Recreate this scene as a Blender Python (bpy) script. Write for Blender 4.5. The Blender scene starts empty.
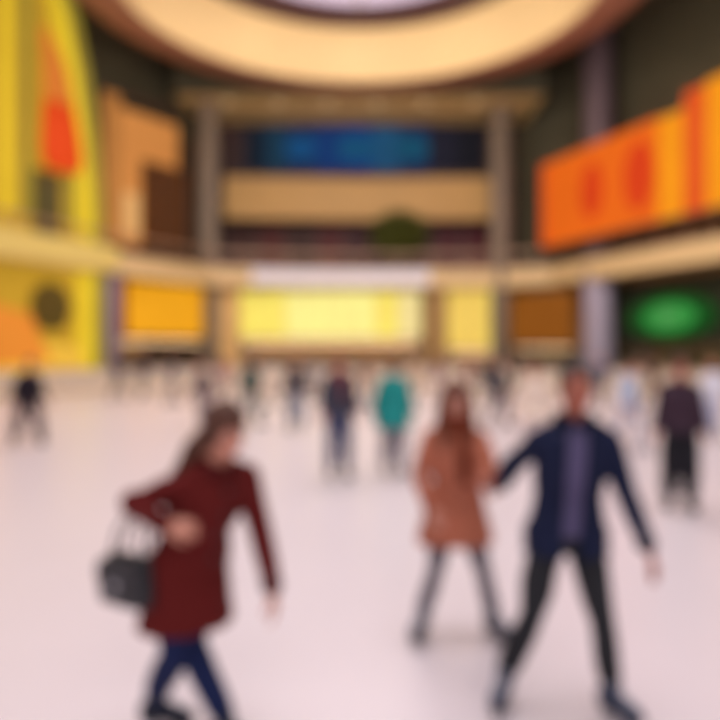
import bpy, bmesh, math, random
from mathutils import Vector, Matrix, noise
random.seed(7)
C = bpy.context.scene.collection
SC = bpy.context.scene
F = 720.0; EYE = 1.8; HY = 355.0
PI = math.pi

# ------------------------------------------------------------------ helpers
def lin(c):
    c = c / 255.0
    return c / 12.92 if c <= 0.04045 else ((c + 0.055) / 1.055) ** 2.4
def rgb(r, g, b): return (lin(r), lin(g), lin(b), 1.0)
def V(*a): return Vector(a)

def mat(name, col, rough=0.6, metal=0.0, noise_scale=None, noise_amt=0.12, bump=0.0, emit=None, estr=0.0, sheen=0.0, spec=0.5, alpha=None, trans=0.0, stretch=None):
    m = bpy.data.materials.new(name); m.use_nodes = True
    nt = m.node_tree; b = nt.nodes['Principled BSDF']
    b.inputs['Base Color'].default_value = col
    b.inputs['Roughness'].default_value = rough
    b.inputs['Metallic'].default_value = metal
    b.inputs['Specular IOR Level'].default_value = spec
    if sheen: b.inputs['Sheen Weight'].default_value = sheen
    if trans: b.inputs['Transmission Weight'].default_value = trans
    if alpha is not None: b.inputs['Alpha'].default_value = alpha
    if emit:
        b.inputs['Emission Color'].default_value = emit
        b.inputs['Emission Strength'].default_value = estr
    if noise_scale:
        tc = nt.nodes.new('ShaderNodeTexCoord'); mp = nt.nodes.new('ShaderNodeMapping')
        if stretch: mp.inputs['Scale'].default_value = stretch
        n = nt.nodes.new('ShaderNodeTexNoise'); n.inputs['Scale'].default_value = noise_scale; n.inputs['Detail'].default_value = 6
        nt.links.new(tc.outputs['Object'], mp.inputs['Vector']); nt.links.new(mp.outputs['Vector'], n.inputs['Vector'])
        mx = nt.nodes.new('ShaderNodeMix'); mx.data_type = 'RGBA'
        k = noise_amt
        mx.inputs['A'].default_value = (col[0]*(1-k), col[1]*(1-k), col[2]*(1-k), 1)
        mx.inputs['B'].default_value = (min(1,col[0]*(1+k)), min(1,col[1]*(1+k)), min(1,col[2]*(1+k)), 1)
        nt.links.new(n.outputs['Fac'], mx.inputs['Factor']); nt.links.new(mx.outputs['Result'], b.inputs['Base Color'])
        if bump:
            bp = nt.nodes.new('ShaderNodeBump'); bp.inputs['Strength'].default_value = bump; bp.inputs['Distance'].default_value = 0.01
            nt.links.new(n.outputs['Fac'], bp.inputs['Height']); nt.links.new(bp.outputs['Normal'], b.inputs['Normal'])
    return m

_cloth = {}
def cloth(r, g, b, rough=0.85):
    k = (r, g, b)
    if k not in _cloth:
        _cloth[k] = mat('cloth_%d_%d_%d' % k, rgb(r, g, b), rough, noise_scale=60, noise_amt=0.12, bump=0.25, spec=0.2)
    return _cloth[k]

def link(name, me, m=None, parent=None, smooth=True):
    o = bpy.data.objects.new(name, me); C.objects.link(o)
    if m:
        if me.materials: me.materials[0] = m
        else: me.materials.append(m)
    if parent: o.parent = parent
    if smooth:
        for p in me.polygons: p.use_smooth = True
    return o
def obj(name, bm, m=None, parent=None, smooth=False):
    bmesh.ops.recalc_face_normals(bm, faces=bm.faces)
    me = bpy.data.meshes.new(name); bm.to_mesh(me); bm.free()
    return link(name, me, m, parent, smooth)
def tag(o, label=None, cat=None, group=None, kind=None):
    if label: o['label'] = label
    if cat: o['category'] = cat
    if group: o['group'] = group
    if kind: o['kind'] = kind
    return o
def empty(name, loc, rz=0):
    o = bpy.data.objects.new(name, None); C.objects.link(o); o.location = loc; o.rotation_euler = (0, 0, rz); o.empty_display_size = 0.2
    return o

def ring(bm, c, A, B, a, b, n=18, p=2.0):
    vs = []
    for i in range(n):
        t = 2*PI*i/n; ct, st = math.cos(t), math.sin(t)
        x = math.copysign(abs(ct)**(2/p), ct); y = math.copysign(abs(st)**(2/p), st)
        vs.append(bm.verts.new(c + A*(a*x) + B*(b*y)))
    return vs
def loft(bm, rings, n=18, p=2.0, cap=True):
    """rings: list of (center, axisA, axisB, a, b)"""
    rs = [ring(bm, c, A.normalized(), B.normalized(), a, b, n, p) for c, A, B, a, b in rings]
    for r0, r1 in zip(rs, rs[1:]):
        for i in range(n):
            bm.faces.new((r0[i], r0[(i+1) % n], r1[(i+1) % n], r1[i]))
    if cap:
        bm.faces.new(rs[0][::-1]); bm.faces.new(rs[-1])
    return rs
def frame(d):
    d = d.normalized(); u = V(0, 0, 1) if abs(d.z) < 0.9 else V(0, 1, 0)
    a = d.cross(u).normalized(); return a, a.cross(d).normalized()
def ball(bm, c, r, M=None, sub=2):
    if not hasattr(r, '__len__'): r = (r, r, r)
    T = Matrix.Translation(c) @ (M.to_4x4() if M else Matrix.Identity(4)) @ Matrix.Diagonal((*r, 1))
    bmesh.ops.create_icosphere(bm, subdivisions=sub, radius=1, matrix=T)
def tube(bm, pts, rad, n=14, balls=True):
    pts = [Vector(p) for p in pts]
    rings = []
    for i, p in enumerate(pts):
        d = (pts[min(i+1, len(pts)-1)] - pts[max(i-1, 0)])
        if i == 0: a, b = frame(d)
        else:
            dn = d.normalized(); a = (a - dn*a.dot(dn)).normalized(); b = a.cross(dn)
        rings.append((p, a, b, rad[i], rad[i]))
    loft(bm, rings, n)
    if balls:
        for p, r in ((pts[0], rad[0]), (pts[-1], rad[-1])): ball(bm, p, r*0.99)
def box(bm, c, s, rz=0):
    M = Matrix.Translation(Vector(c)) @ Matrix.Rotation(rz, 4, 'Z') @ Matrix.Diagonal((s[0], s[1], s[2], 1))
    return bmesh.ops.create_cube(bm, size=1, matrix=M)['verts']
def cyl(bm, c, r, h, n=24, r2=None):
    bmesh.ops.create_cone(bm, segments=n, radius1=r, radius2=r if r2 is None else r2, depth=h, cap_ends=True, matrix=Matrix.Translation(Vector(c) + V(0, 0, h/2)))
def remesh(bm, voxel, smooth=3, folds=0.0, fscale=(5, 5, 2.2), seed=0.0):
    """turns overlapping closed shapes into one continuous skin"""
    bmesh.ops.recalc_face_normals(bm, faces=bm.faces)
    me = bpy.data.meshes.new('t'); bm.to_mesh(me); bm.free()
    o = bpy.data.objects.new('t', me); C.objects.link(o)
    r = o.modifiers.new('r', 'REMESH'); r.mode = 'VOXEL'; r.voxel_size = voxel
    if smooth:
        s = o.modifiers.new('s', 'SMOOTH'); s.factor = 0.5; s.iterations = smooth
    dg = bpy.context.evaluated_depsgraph_get(); dg.update()
    out = bpy.data.meshes.new_from_object(o.evaluated_get(dg))
    bpy.data.objects.remove(o); bpy.data.meshes.remove(me)
    if folds:
        nv = [v.normal.copy() for v in out.vertices]
        for v, nn in zip(out.vertices, nv):
            p = V(v.co.x*fscale[0]*1.6, v.co.y*fscale[1]*1.6, v.co.z*fscale[2]*2.2 + (v.co.x+v.co.y)*3) + V(seed, seed, seed)
            v.co += nn * (folds * noise.noise(p) * 1.5)
    return out

# ------------------------------------------------------------------ people
SKIN = mat('skin', rgb(205, 140, 118), 0.5, noise_scale=18, noise_amt=0.06, bump=0.05)
SKIN_TAN = mat('skin_tan', rgb(176, 100, 78), 0.5, noise_scale=18, noise_amt=0.06, bump=0.05)
LIP = mat('lip', rgb(170, 70, 70), 0.4, noise_scale=80, noise_amt=0.05)
EYEW = mat('eye_white', rgb(235, 230, 225), 0.2)
IRIS = mat('iris', rgb(50, 32, 22), 0.15)
STEEL = mat('steel', rgb(190, 192, 198), 0.25, 1.0, noise_scale=20, noise_amt=0.05)
BLACKP = mat('black_plastic', rgb(24, 24, 28), 0.45, noise_scale=30, noise_amt=0.1)
LACE = mat('lace', rgb(215, 215, 220), 0.8, noise_scale=100, noise_amt=0.05)
def hairmat(r, g, b):
    k = ('h', r, g, b)
    if k not in _cloth:
        _cloth[k] = mat('hair_%d_%d_%d' % (r, g, b), rgb(r, g, b), 0.5, noise_scale=30, noise_amt=0.35, bump=0.6, stretch=(6, 6, 0.6))
    return _cloth[k]

def add_hand(bm, W, D, N, side, r=1.0, curl=0.5):
    """W wrist, D pointing direction, N palm normal, side +1/-1 = thumb along +/-S"""
    D = D.normalized(); N = (N - D*N.dot(D)).normalized(); S = D.cross(N).normalized()*side
    loft(bm, [(W - D*0.01, S, N, .026*r, .020*r), (W + D*.03*r, S, N, .034*r, .017*r), (W + D*.07*r, S, N, .041*r, .015*r), (W + D*.092*r, S, N, .038*r, .012*r)], 12)
    for i, (off, L) in enumerate(((.031, .070), (.011, .080), (-.010, .074), (-.030, .058))):
        p = W + D*.085*r + S*off*r; d = (D + S*off*2.2).normalized(); pts = [W + D*.06*r + S*off*.9*r, p]
        cu = curl*(0.85 + .12*i)
        for k, f in enumerate((.42, .32, .26)):
            ang = cu*(k+1)*0.6
            dd = (d*math.cos(ang) + N*math.sin(ang)).normalized()
            p = p + dd*L*f*r; pts.append(p)
        tube(bm, pts, [.0095*r, .0095*r, .0088*r, .0080*r, .0070*r], 8)
    p0 = W + D*.022*r + S*.024*r
    d1 = (D*.75 + S*.75 + N*.35).normalized(); d2 = (D*1.0 + S*.25 + N*.45).normalized()
    p1 = p0 + d1*.042*r; p2 = p1 + d2*.032*r; p3 = p2 + (d2 + N*.3).normalized()*.024*r
    tube(bm, [p0, p1, p2, p3], [.015*r, .0115*r, .0105*r, .0085*r], 8)

def head_frame(Hc, fd):
    f = fd.normalized(); u0 = V(0, 0, 1); r = f.cross(u0).normalized(); u = r.cross(f).normalized()
    return Matrix((r, f, u)).transposed()       # columns right, forward, up

def add_head(bm, Hc, M, k=1.0, fem=False):
    def B(p, r): ball(bm, Hc + M @ (Vector(p)*k), tuple(x*k for x in r), M, 3)
    B((0, -.012, .03), (.075, .094, .093))
    jw = .053 if fem else .058
    B((0, .018, -.03), (jw+.004, .070, .082)); B((0, .03, -.065), (jw-.006, .05, .048))
    B((0, .066, -.098), (.022, .020, .017))
    for s in (-1, 1):
        B((s*.076, -.008, -.008), (.010, .019, .030)); B((s*.040, .055, -.028), (.022, .022, .018)); B((s*.030, .073, .021), (.022, .010, .008))
    tube(bm, [Hc + M @ (V(0, .078, .018)*k), Hc + M @ (V(0, .100, -.024)*k)], [.009*k, .0125*k], 8)
    for s in (-1, 1):
        B((s*.012, .090, -.028), (.0085, .010, .008))
        tube(bm, [Hc + M @ (V(s*x, y, z)*k) for x, y, z in ((.017, .070, .006), (.025, .0765, .012), (.034, .0755, .0125), (.045, .065, .006))], [.0045*k]*4, 6)
        tube(bm, [Hc + M @ (V(s*x, y, z)*k) for x, y, z in ((.017, .070, -.001), (.025, .0745, -.006), (.034, .0735, -.0065), (.045, .064, -.001))], [.004*k]*4, 6)
    B((0, .082, -.053), (.024, .010, .012))

def body_rings(J, off=0.0, wide=1.0, fem=False):
    pel, nb = J['pelvis'], J['neck']; ax0 = (J['hipL'] - J['hipR']).normalized(); ax1 = (J['shL'] - J['shR']).normalized()
    d = nb - pel
    mid = pel + d*0.5 + J.get('bend', V(0, 0, 0))
    def at(t): return pel*(1-t)*(1-t) + mid*2*t*(1-t) + nb*t*t if 0 <= t <= 1 else pel + d*t
    sw = (J['shL'] - J['shR']).length/2
    prof = [(-.17, .125, .095), (0, .165 if fem else .158, .118), (.14, .155, .112), (.33, .120 if fem else .140, .098), (.55, .150 if fem else .160, .118), (.75, sw*.88, .115), (.87, sw*.84, .095), (.96, sw*.52, .075), (1.04, .062, .06)]
    out = []
    for t, a, b in prof:
        ax = (ax0*(1-min(max(t, 0), 1)) + ax1*min(max(t, 0), 1)).normalized()
        bb = ax.cross(d).normalized()
        o = off if t < .95 else off*.5
        out.append((at(t), ax, bb, a*wide + o, b*wide + o))
    return out

def limb(bm, pts, rad):
    for i in range(len(pts)-1): tube(bm, [pts[i], pts[i+1]], [rad[i], rad[i+1]], 16)

def make_person(label, base, J, look, st, detail=2, rz=0, group=None, cat='person'):
    """J joints relative to base; look: head direction; st: style dict. The body is the top-level mesh, clothes and hair are children."""
    J = {k: Vector(v) for k, v in J.items()}
    vox = {2: .0048, 1: .008, 0: .013}[detail]; cv = {2: .008, 1: .013, 0: .02}[detail]
    fem = st.get('fem', False); k = st.get('k', 1.0)
    Hc = J['head']; M = head_frame(Hc, Vector(look))
    nb = J['neck']
    bm = bmesh.new()
    loft(bm, body_rings(J, 0, k*.97, fem))
    add_head(bm, Hc, M, k, fem)
    nt = Hc + M @ V(0, -.02, -.055)
    limb(bm, [nb - (nt-nb)*.5, nb, nt], [.07*k, .056*k, .052*k])
    for s, S in (('R', -1), ('L', 1)):
        sh, el, wr = J['sh'+s], J['el'+s], J['wr'+s]
        limb(bm, [sh, sh.lerp(el, .5), el, el.lerp(wr, .35), wr], [.050*k, .047*k, .040*k, .041*k, .027*k])
        hd = J.get('hd'+s, (wr-el).normalized()*1.0); N = J.get('pn'+s, V(0, 0, 0))
        if N.length < .1: N = (J['pelvis'] - wr); N.z = 0
        # thumb side: towards the front of the body for a hanging hand
        fw = (J['shL'] - J['shR']).cross(V(0, 0, -1))
        fw = fw if fw.dot(Vector(look)) > 0 else -fw
        Nn = (N - hd.normalized()*N.dot(hd.normalized())).normalized(); Sd = hd.normalized().cross(Nn)
        sg = J['th'+s][0] if 'th'+s in J else (1 if Sd.dot(fw) >= 0 else -1)
        add_hand(bm, wr, hd, N, sg, .95*k if fem else 1.02*k, st.get('curl'+s, .5))
        hp, kn, an = J['hip'+s], J['kn'+s], J['an'+s]
        lw = .5 + .5*st.get('legw', 1.0) - .04
        limb(bm, [hp, hp.lerp(kn, .5), kn, kn.lerp(an, .35), an], [.082*k, .068*k*lw, .050*k*lw*lw, .048*k*lw*lw, .034*k])
        td = J.get('toe'+s, V(0, -1, 0)).normalized()
        gz = .055 if st.get('skates', True) else 0
        limb(bm, [an, V(an.x, an.y, gz+.05), V(an.x, an.y, gz+.036) + td*.13], [.034, .032, .018])
    root = link('person', remesh(bm, vox, 2), st.get('skin', SKIN)); root.location = base; root.rotation_euler = (0, 0, rz)
    tag(root, label, cat, group)
    # face
    if detail >= 1:
        for s in (-1, 1):
            e = bmesh.new(); ball(e, Hc + M @ (V(s*.031, .0705, .003)*k), (.0125*k, .0085*k, .0062*k), M, 3)
            eo = obj('eye', e, EYEW, root, True)
            e = bmesh.new(); ball(e, Hc + M @ (V(s*.031, .0775, .0032)*k), (.0060*k, .0025*k, .0058*k), M, 2); obj('iris', e, IRIS, eo, True)
            e = bmesh.new(); tube(e, [Hc + M @ (V(s*.014, .087, .024)*k), Hc + M @ (V(s*.032, .083, .029)*k), Hc + M @ (V(s*.050, .068, .022)*k)], [.003, .0036, .002], 6); obj('eyebrow', e, st['hair'], root, True)
        e = bmesh.new()
        tube(e, [Hc + M @ (V(-.024, .080, -.056)*k), Hc + M @ (V(-.009, .092, -.051)*k), Hc + M @ (V(.009, .092, -.051)*k), Hc + M @ (V(.024, .080, -.056)*k)], [.002, .0045, .0045, .002], 6)
        tube(e, [Hc + M @ (V(-.022, .080, -.058)*k), Hc + M @ (V(0, .092, -.063)*k), Hc + M @ (V(.022, .080, -.058)*k)], [.002, .0055, .002], 6)
        obj('lips', e, LIP, root, True)
    # hair
    bm = bmesh.new()
    if st.get('hairstyle', 'short') != 'hood':
        ball(bm, Hc + M @ (V(0, -.022, .040)*k), (.085*k, .097*k, .096*k), M, 3)
        ball(bm, Hc + M @ (V(0, -.055, -.01)*k), (.074*k, .060*k, .085*k), M, 3)
    hs = st.get('hairstyle', 'short')
    if fem:
        ball(bm, Hc + M @ (V(0, -.017, .051)*k), (.087*k, .098*k, .091*k), M, 3)
        for s in (-1, 1): ball(bm, Hc + M @ (V(s*.060, -.030, .0)*k), (.033*k, .056*k, .095*k), M, 3)
    if hs in ('long', 'longfront'):
        pts = st.get('hairpath')
        if not pts:
            back = -(M @ V(0, 1, 0)); back.z = 0; back.normalize()
            pts = [Hc + M @ V(0, -.06, .02), Hc + M @ V(0, -.085, -.09), nb + back*.12 + V(0, 0, -.02), nb + back*.13 + V(0, 0, -.18), nb + back*.12 + V(0, 0, -.27)]
        ax = M @ V(1, 0, 0)
        rr = [(.078, .05), (.090, .045), (.098, .036), (.080, .030), (.035, .016)]
        rings = []
        for i, (p, r) in enumerate(zip(pts, rr)):
            d = Vector(pts[min(i+1, 4)]) - Vector(pts[max(i-1, 0)])
            rings.append((Vector(p), ax, ax.cross(d), r[0], r[1]))
        loft(bm, rings)
    if hs == 'longfront':
        for s in (-1, 1):
            tube(bm, [Hc + M @ V(s*.05, .02, .10), Hc + M @ V(s*.083, .015, .02), Hc + M @ V(s*.092, .01, -.09), nb + M @ V(s*.10, .08, -.05), nb + M @ V(s*.085, .125, -.20)], [.022, .030, .036, .034, .014], 10)
    if hs == 'pony':
        tube(bm, [Hc + M @ V(0, -.10, .05), Hc + M @ V(0, -.15, .01), Hc + M @ V(0, -.14, -.10), Hc + M @ V(0, -.12, -.17)], [.025, .034, .03, .01], 10)
    if hs != 'hood': link('hair', remesh(bm, cv*.8, 3, .006 if fem else .004, (22, 22, 2.5)), st['hair'], root)
    else: bm.free()
    if st.get('hat'):
        bm = bmesh.new()
        loft(bm, [(Hc + M @ V(0, -.02, z), M @ V(1, 0, 0), M @ V(0, 1, 0), a, a*1.14) for z, a in ((.045, .095), (.07, .098), (.11, .088), (.14, .06), (.155, .02))], 24)
        h = obj('knitted_hat', bm, st['hat'], root, True)
        bm = bmesh.new(); ball(bm, Hc + M @ V(0, -.02, .175), .03); obj('pompom', bm, st['hat'], h, True)
    # trousers
    bm = bmesh.new(); w = st.get('legw', 1.0)
    br = body_rings(J, .012, k*.98, fem)[:4]; loft(bm, br)
    for s in 'RL':
        hp, kn, an = J['hip'+s], J['kn'+s], J['an'+s]
        limb(bm, [hp, hp.lerp(kn, .5), kn, kn.lerp(an, .4), an + (kn-an).normalized()*.06], [.098*k, .084*k*(.5+.5*w), .064*k*w, .064*k*w, .058*k*w])
    link('trousers', remesh(bm, cv, 3, .007), st['legs'], root)
    # coat or jacket
    hem = st.get('hem', J['pelvis'].z - .05); jr = st.get('bulk', .026)
    bm = bmesh.new()
    br = body_rings(J, jr, k, fem)[1:]
    ax = br[0][1]; pel = J['pelvis']; drop = pel.z - hem
    fl = st.get('flare', .03); hs_ = st.get('hemshift', V(0, 0, 0))
    low = [(V(pel.x, pel.y, hem) + hs_, ax, ax.cross(V(0, 0, 1)), br[0][3] + fl, br[0][4] + fl*1.2),
           (V(pel.x, pel.y, hem + drop*.5) + hs_*.5, ax, ax.cross(V(0, 0, 1)), br[0][3] + fl*.5, br[0][4] + fl*.6)]
    low[0:0] = []
    loft(bm, [(r[0], r[1], r[2] if r[2].dot(br[0][2]) > 0 else -r[2], r[3], r[4]) for r in low] + br)
    for s in 'RL':
        sh, el, wr = J['sh'+s], J['el'+s], J['wr'+s]
        limb(bm, [sh, sh.lerp(el, .5), el, el.lerp(wr, .5), wr - (wr-el).normalized()*.01], [.064*k, .061*k, .055*k, .050*k, .044*k])
        tube(bm, [nb.lerp(sh, .05) + V(0, 0, .012), nb.lerp(sh, .5) + V(0, 0, .012), sh + V(0, 0, .004)], [.060, .058, .058], 12)
        ball(bm, J['hip'+s] + V(0, 0, .02), .120*k)
        if drop > .12:
            hp, kn = J['hip'+s], J['kn'+s]; ft = max(.15, min(.8, (hp.z - hem - .09)/(hp.z - kn.z)))
            tube(bm, [hp, hp.lerp(kn, ft*.5), hp.lerp(kn, ft)], [.118*k, .112*k, .102*k], 14)
    jm = remesh(bm, cv, 3, .008, seed=len(label) % 7)
    if st.get('open'):
        fdir = Vector(look); fdir.z = 0; fdir.normalize(); side = V(-fdir.y, fdir.x, 0)
        b2 = bmesh.new(); b2.from_mesh(jm)
        cx = nb
        kill = []
        for f in b2.faces:
            c = f.calc_center_median(); t = (c.z - hem)/(nb.z - hem)
            ctr = pel.lerp(nb, (c.z - pel.z)/(nb.z - pel.z))
            if (c - ctr).dot(fdir) > .03 and abs((c - ctr).dot(side)) < st['open']*(1.0 + .25*t) : kill.append(f)
        bmesh.ops.delete(b2, geom=kill, context='FACES')
        b2.to_mesh(jm); b2.free()
    jk = link(st.get('topname', 'jacket'), jm, st['top'], root)
    if st.get('open'):
        s = jk.modifiers.new('thick', 'SOLIDIFY'); s.thickness = .008; s.offset = -1
        bm = bmesh.new(); loft(bm, body_rings(J, .013, k, fem)[1:])
        link('shirt', remesh(bm, cv, 3, .003), st['shirt'], root)
        for sd in (-1, 1):      # zip edges / lapels
            bm = bmesh.new()
            pts = []
            for i in range(8):
                t = i/7; z = hem + .01 + (nb.z - .02 - hem)*t
                ctr = pel.lerp(nb, (z - pel.z)/(nb.z - pel.z))
                pts.append(V(ctr.x, ctr.y, z) + side*sd*st['open']*(1.06 + .25*t) + fdir*(.112 + .02*math.sin(t*PI)) )
            tube(bm, pts, [.008]*8, 8); obj('zip_edge', bm, st.get('trim', st['top']), jk, True)
    if detail >= 1:
        # stand collar
        bm = bmesh.new()
        up = (nt - nb).normalized(); a = (J['shL'] - J['shR']).normalized(); b = a.cross(up)
        for z0, ra in ((0, 0),):
            for th in (0,):
                tp = []
                for i in range(21):
                    t = PI*.5 + .32 + (2*PI - .64)*i/20
                    fd = b if b.dot(Vector(look)) > 0 else -b
                    tp.append(nb + up*.0 + a*math.cos(t)*.088 + fd*math.sin(t)*.088)
                for dz, rr in ((0.0, .02), (.022, .017), (.04, .013)):
                    tube(bm, [p + up*dz for p in tp], [rr]*21, 8)
        link('collar', remesh(bm, cv*.8, 3), st.get('trim', st['top']), jk)
        for s in 'RL':
            el, wr = J['el'+s], J['wr'+s]; d = (wr-el).normalized()
            bm = bmesh.new(); tube(bm, [wr - d*.045, wr - d*.005], [.049*k, .047*k], 16, False); obj('cuff', bm, st.get('trim', st['top']), jk, True)
    if st.get('buttons'):
        fdir = (J['shL'] - J['shR']).cross(V(0, 0, 1)); fdir = fdir if fdir.dot(Vector(look)) > 0 else -fdir; fdir.z = 0; fdir.normalize()
        import mathutils
        bvh = mathutils.bvhtree.BVHTree.FromObject(jk, bpy.context.evaluated_depsgraph_get()) if False else None
        tree = mathutils.bvhtree.BVHTree.FromPolygons([v.co for v in jm.vertices], [p.vertices for p in jm.polygons])
        for i in range(4):
            c = pel.lerp(nb, .05 + .24*i); h = tree.ray_cast(c + fdir*.6, -fdir)
            if h[0]:
                b2 = bmesh.new(); ball(b2, h[0] + fdir*.003, (.014, .014, .014)); obj('button', b2, BLACKP, jk, True)
    if st.get('scarf'):
        bm = bmesh.new(); up = (nt - nb).normalized(); a = (J['shL'] - J['shR']).normalized(); b = a.cross(up); b = b if b.dot(Vector(look)) > 0 else -b
        for z, r_, t_ in ((.0, .098, .034), (.035, .090, .032), (.06, .08, .024)):
            tube(bm, [nb + up*z + a*math.cos(2*PI*i/16)*r_ + b*(math.sin(2*PI*i/16)*r_ + .012) for i in range(17)], [t_]*17, 8)
        tube(bm, [nb + b*.12 + a*.02, nb + b*.155 + a*.035 - V(0, 0, .12), nb + b*.165 + a*.045 - V(0, 0, .30)], [.035, .036, .030], 10)
        link('scarf', remesh(bm, cv, 3, .006, (12, 12, 12)), st['scarf'], root)
    # footwear
    for s in 'RL':
        an = J['an'+s]; td = J.get('toe'+s, V(0, -1, 0)).copy(); td.z = 0; td.normalize(); sd = V(-td.y, td.x, 0)
        skate = st.get('skates', True); g = .055 if skate else 0.0
        A = V(an.x, an.y, 0); shaft = (J['kn'+s] - an).normalized()
        bm = bmesh.new()
        tube(bm, [an + shaft*.12, an + shaft*.03, V(an.x, an.y, g + .06)], [.056, .052, .046], 14)
        loft(bm, [(A - td*.075 + V(0, 0, g+.035), sd, V(0, 0, 1), .032, .034), (A - td*.04 + V(0, 0, g+.045), sd, V(0, 0, 1), .041, .045), (A + td*.06 + V(0, 0, g+.042), sd, V(0, 0, 1), .044, .042), (A + td*.14 + V(0, 0, g+.034), sd, V(0, 0, 1), .046, .032), (A + td*.19 + V(0, 0, g+.028), sd, V(0, 0, 1), .034, .024), (A + td*.21 + V(0, 0, g+.024), sd, V(0, 0, 1), .015, .014)], 16)
        sk = link('ice_skate' if skate else 'shoe', remesh(bm, cv*.8, 3), st.get('boot', BLACKP), root)
        if skate:
            bm = bmesh.new(); rz2 = math.atan2(td.y, td.x)
            box(bm, A + td*.065 + V(0, 0, .058), (.27, .06, .014), rz2)
            for q in (-.035, .13): box(bm, A + td*q + V(0, 0, .038), (.06, .022, .034), rz2)
            obj('blade_holder', bm, BLACKP, sk)
            bm = bmesh.new(); box(bm, A + td*.06 + V(0, 0, .0125), (.29, .004, .025), rz2); obj('blade', bm, STEEL, sk)
            if detail >= 2:
                for i in range(5):
                    bm = bmesh.new(); c = A + td*(.06 + .028*(4-i)) + V(0, 0, g + .083 + .013*i*(i*.25))
                    tube(bm, [c - sd*.024 - V(0, 0, .006), c + V(0, 0, .003), c + sd*.024 - V(0, 0, .006)], [.003]*3, 6); obj('lace', bm, LACE, sk, True)
    return root

def at(px, py, d): return V((px-360)/F*d, d, EYE + (HY-py)/F*d)
def rel(J, base): return {k: (Vector(v) - base if k[:2] not in ('to', 'hd', 'pn', 'th', 'be') else Vector(v)) for k, v in J.items()}

# ---- woman in maroon coat, leaning forward, skating to the right
b = V(-.78, 3.34, 0)
J = rel(dict(pelvis=(-.79, 3.36, .86), neck=(-.655, 3.25, 1.29), head=(-.60, 3.20, 1.462),
    shR=(-.765, 3.135, 1.235), elR=(-1.03, 3.24, 1.13), wrR=(-.815, 3.03, 1.085),
    shL=(-.535, 3.40, 1.235), elL=(-.462, 3.36, .96), wrL=(-.395, 3.26, .735),
    hipR=(-.845, 3.29, .84), knR=(-.835, 3.22, .46), anR=(-.985, 3.47, .165),
    hipL=(-.735, 3.43, .84), knL=(-.785, 3.33, .47), anL=(-.60, 3.24, .15),
    toeR=(.95, -.3, 0), toeL=(.85, -.5, 0), hdR=(.9, -.15, -.1), pnR=(-.1, .9, -.3), hdL=(.12, -.15, -.7), pnL=(-.9, .1, 0)), b)
make_person('woman in maroon coat and navy jeans leaning forward on the ice with long brown hair', b, J, (.84, -.42, -.38),
    dict(fem=True, hair=hairmat(84, 44, 26), hairstyle='long', top=cloth(96, 24, 22), trim=cloth(78, 18, 18), topname='coat', legs=cloth(26, 36, 76), boot=cloth(40, 44, 60), legw=1.08, hem=.56, flare=.04, hemshift=V(-.02, 0, 0), bulk=.036, k=.98,
         buttons=True, curlR=.7, curlL=.45,
         hairpath=[V(-.645, 3.225, 1.475)-b, V(-.715, 3.22, 1.40)-b, V(-.765, 3.23, 1.30)-b, V(-.825, 3.23, 1.21)-b, V(-.87, 3.24, 1.14)-b]), 2)
# ---- her handbag, hanging from the bent arm
t = empty('handbag', (-1.045, 3.27, .665))
tag(t, 'black shoulder bag hanging from the bent arm of the woman in maroon', 'bag')
BAG = mat('black_leather', rgb(34, 32, 38), .4, noise_scale=60, noise_amt=.2, bump=.3)
t.scale = (1.15, 1.15, 1.06)
ax = V(.86, -.5, 0).normalized(); ay = V(.5, .86, 0).normalized()
bm = bmesh.new(); loft(bm, [(V(0, 0, z), ax, ay, a, c) for z, a, c in ((.0, .10, .04), (.012, .135, .062), (.08, .145, .068), (.17, .125, .05), (.215, .11, .03), (.222, .10, .02))], 28, 3.2)
link('bag_body', remesh(bm, .006, 3, .004), BAG, t)
bm = bmesh.new(); loft(bm, [(ay*(-.052) + V(0, 0, .15), ax, V(0, 0, 1), .118, .068), (ay*(-.072) + V(0, 0, .15), ax, V(0, 0, 1), .112, .062)], 24, 3); obj('flap', bm, BAG, t, False)
bm = bmesh.new(); box(bm, ay*(-.076) + V(0, 0, .105), (.035, .008, .028), math.atan2(ax.y, ax.x)); obj('clasp', bm, STEEL, t)
top = V(.085, -.05, .46)
for s in (-1, 1):
    bm = bmesh.new(); tube(bm, [ax*(-.085) + ay*.018*s + V(0, 0, .2), ax*(-.04) + ay*.03*s + V(0, 0, .32), top + ay*.02*s - ax*.03 , top + ay*.02*s + ax*.03, ax*.085 + ay*.03*s + V(0, 0, .33), ax*.088 + ay*.018*s + V(0, 0, .2)], [.007]*6, 8); obj('strap', bm, BAG, t, True)

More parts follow.
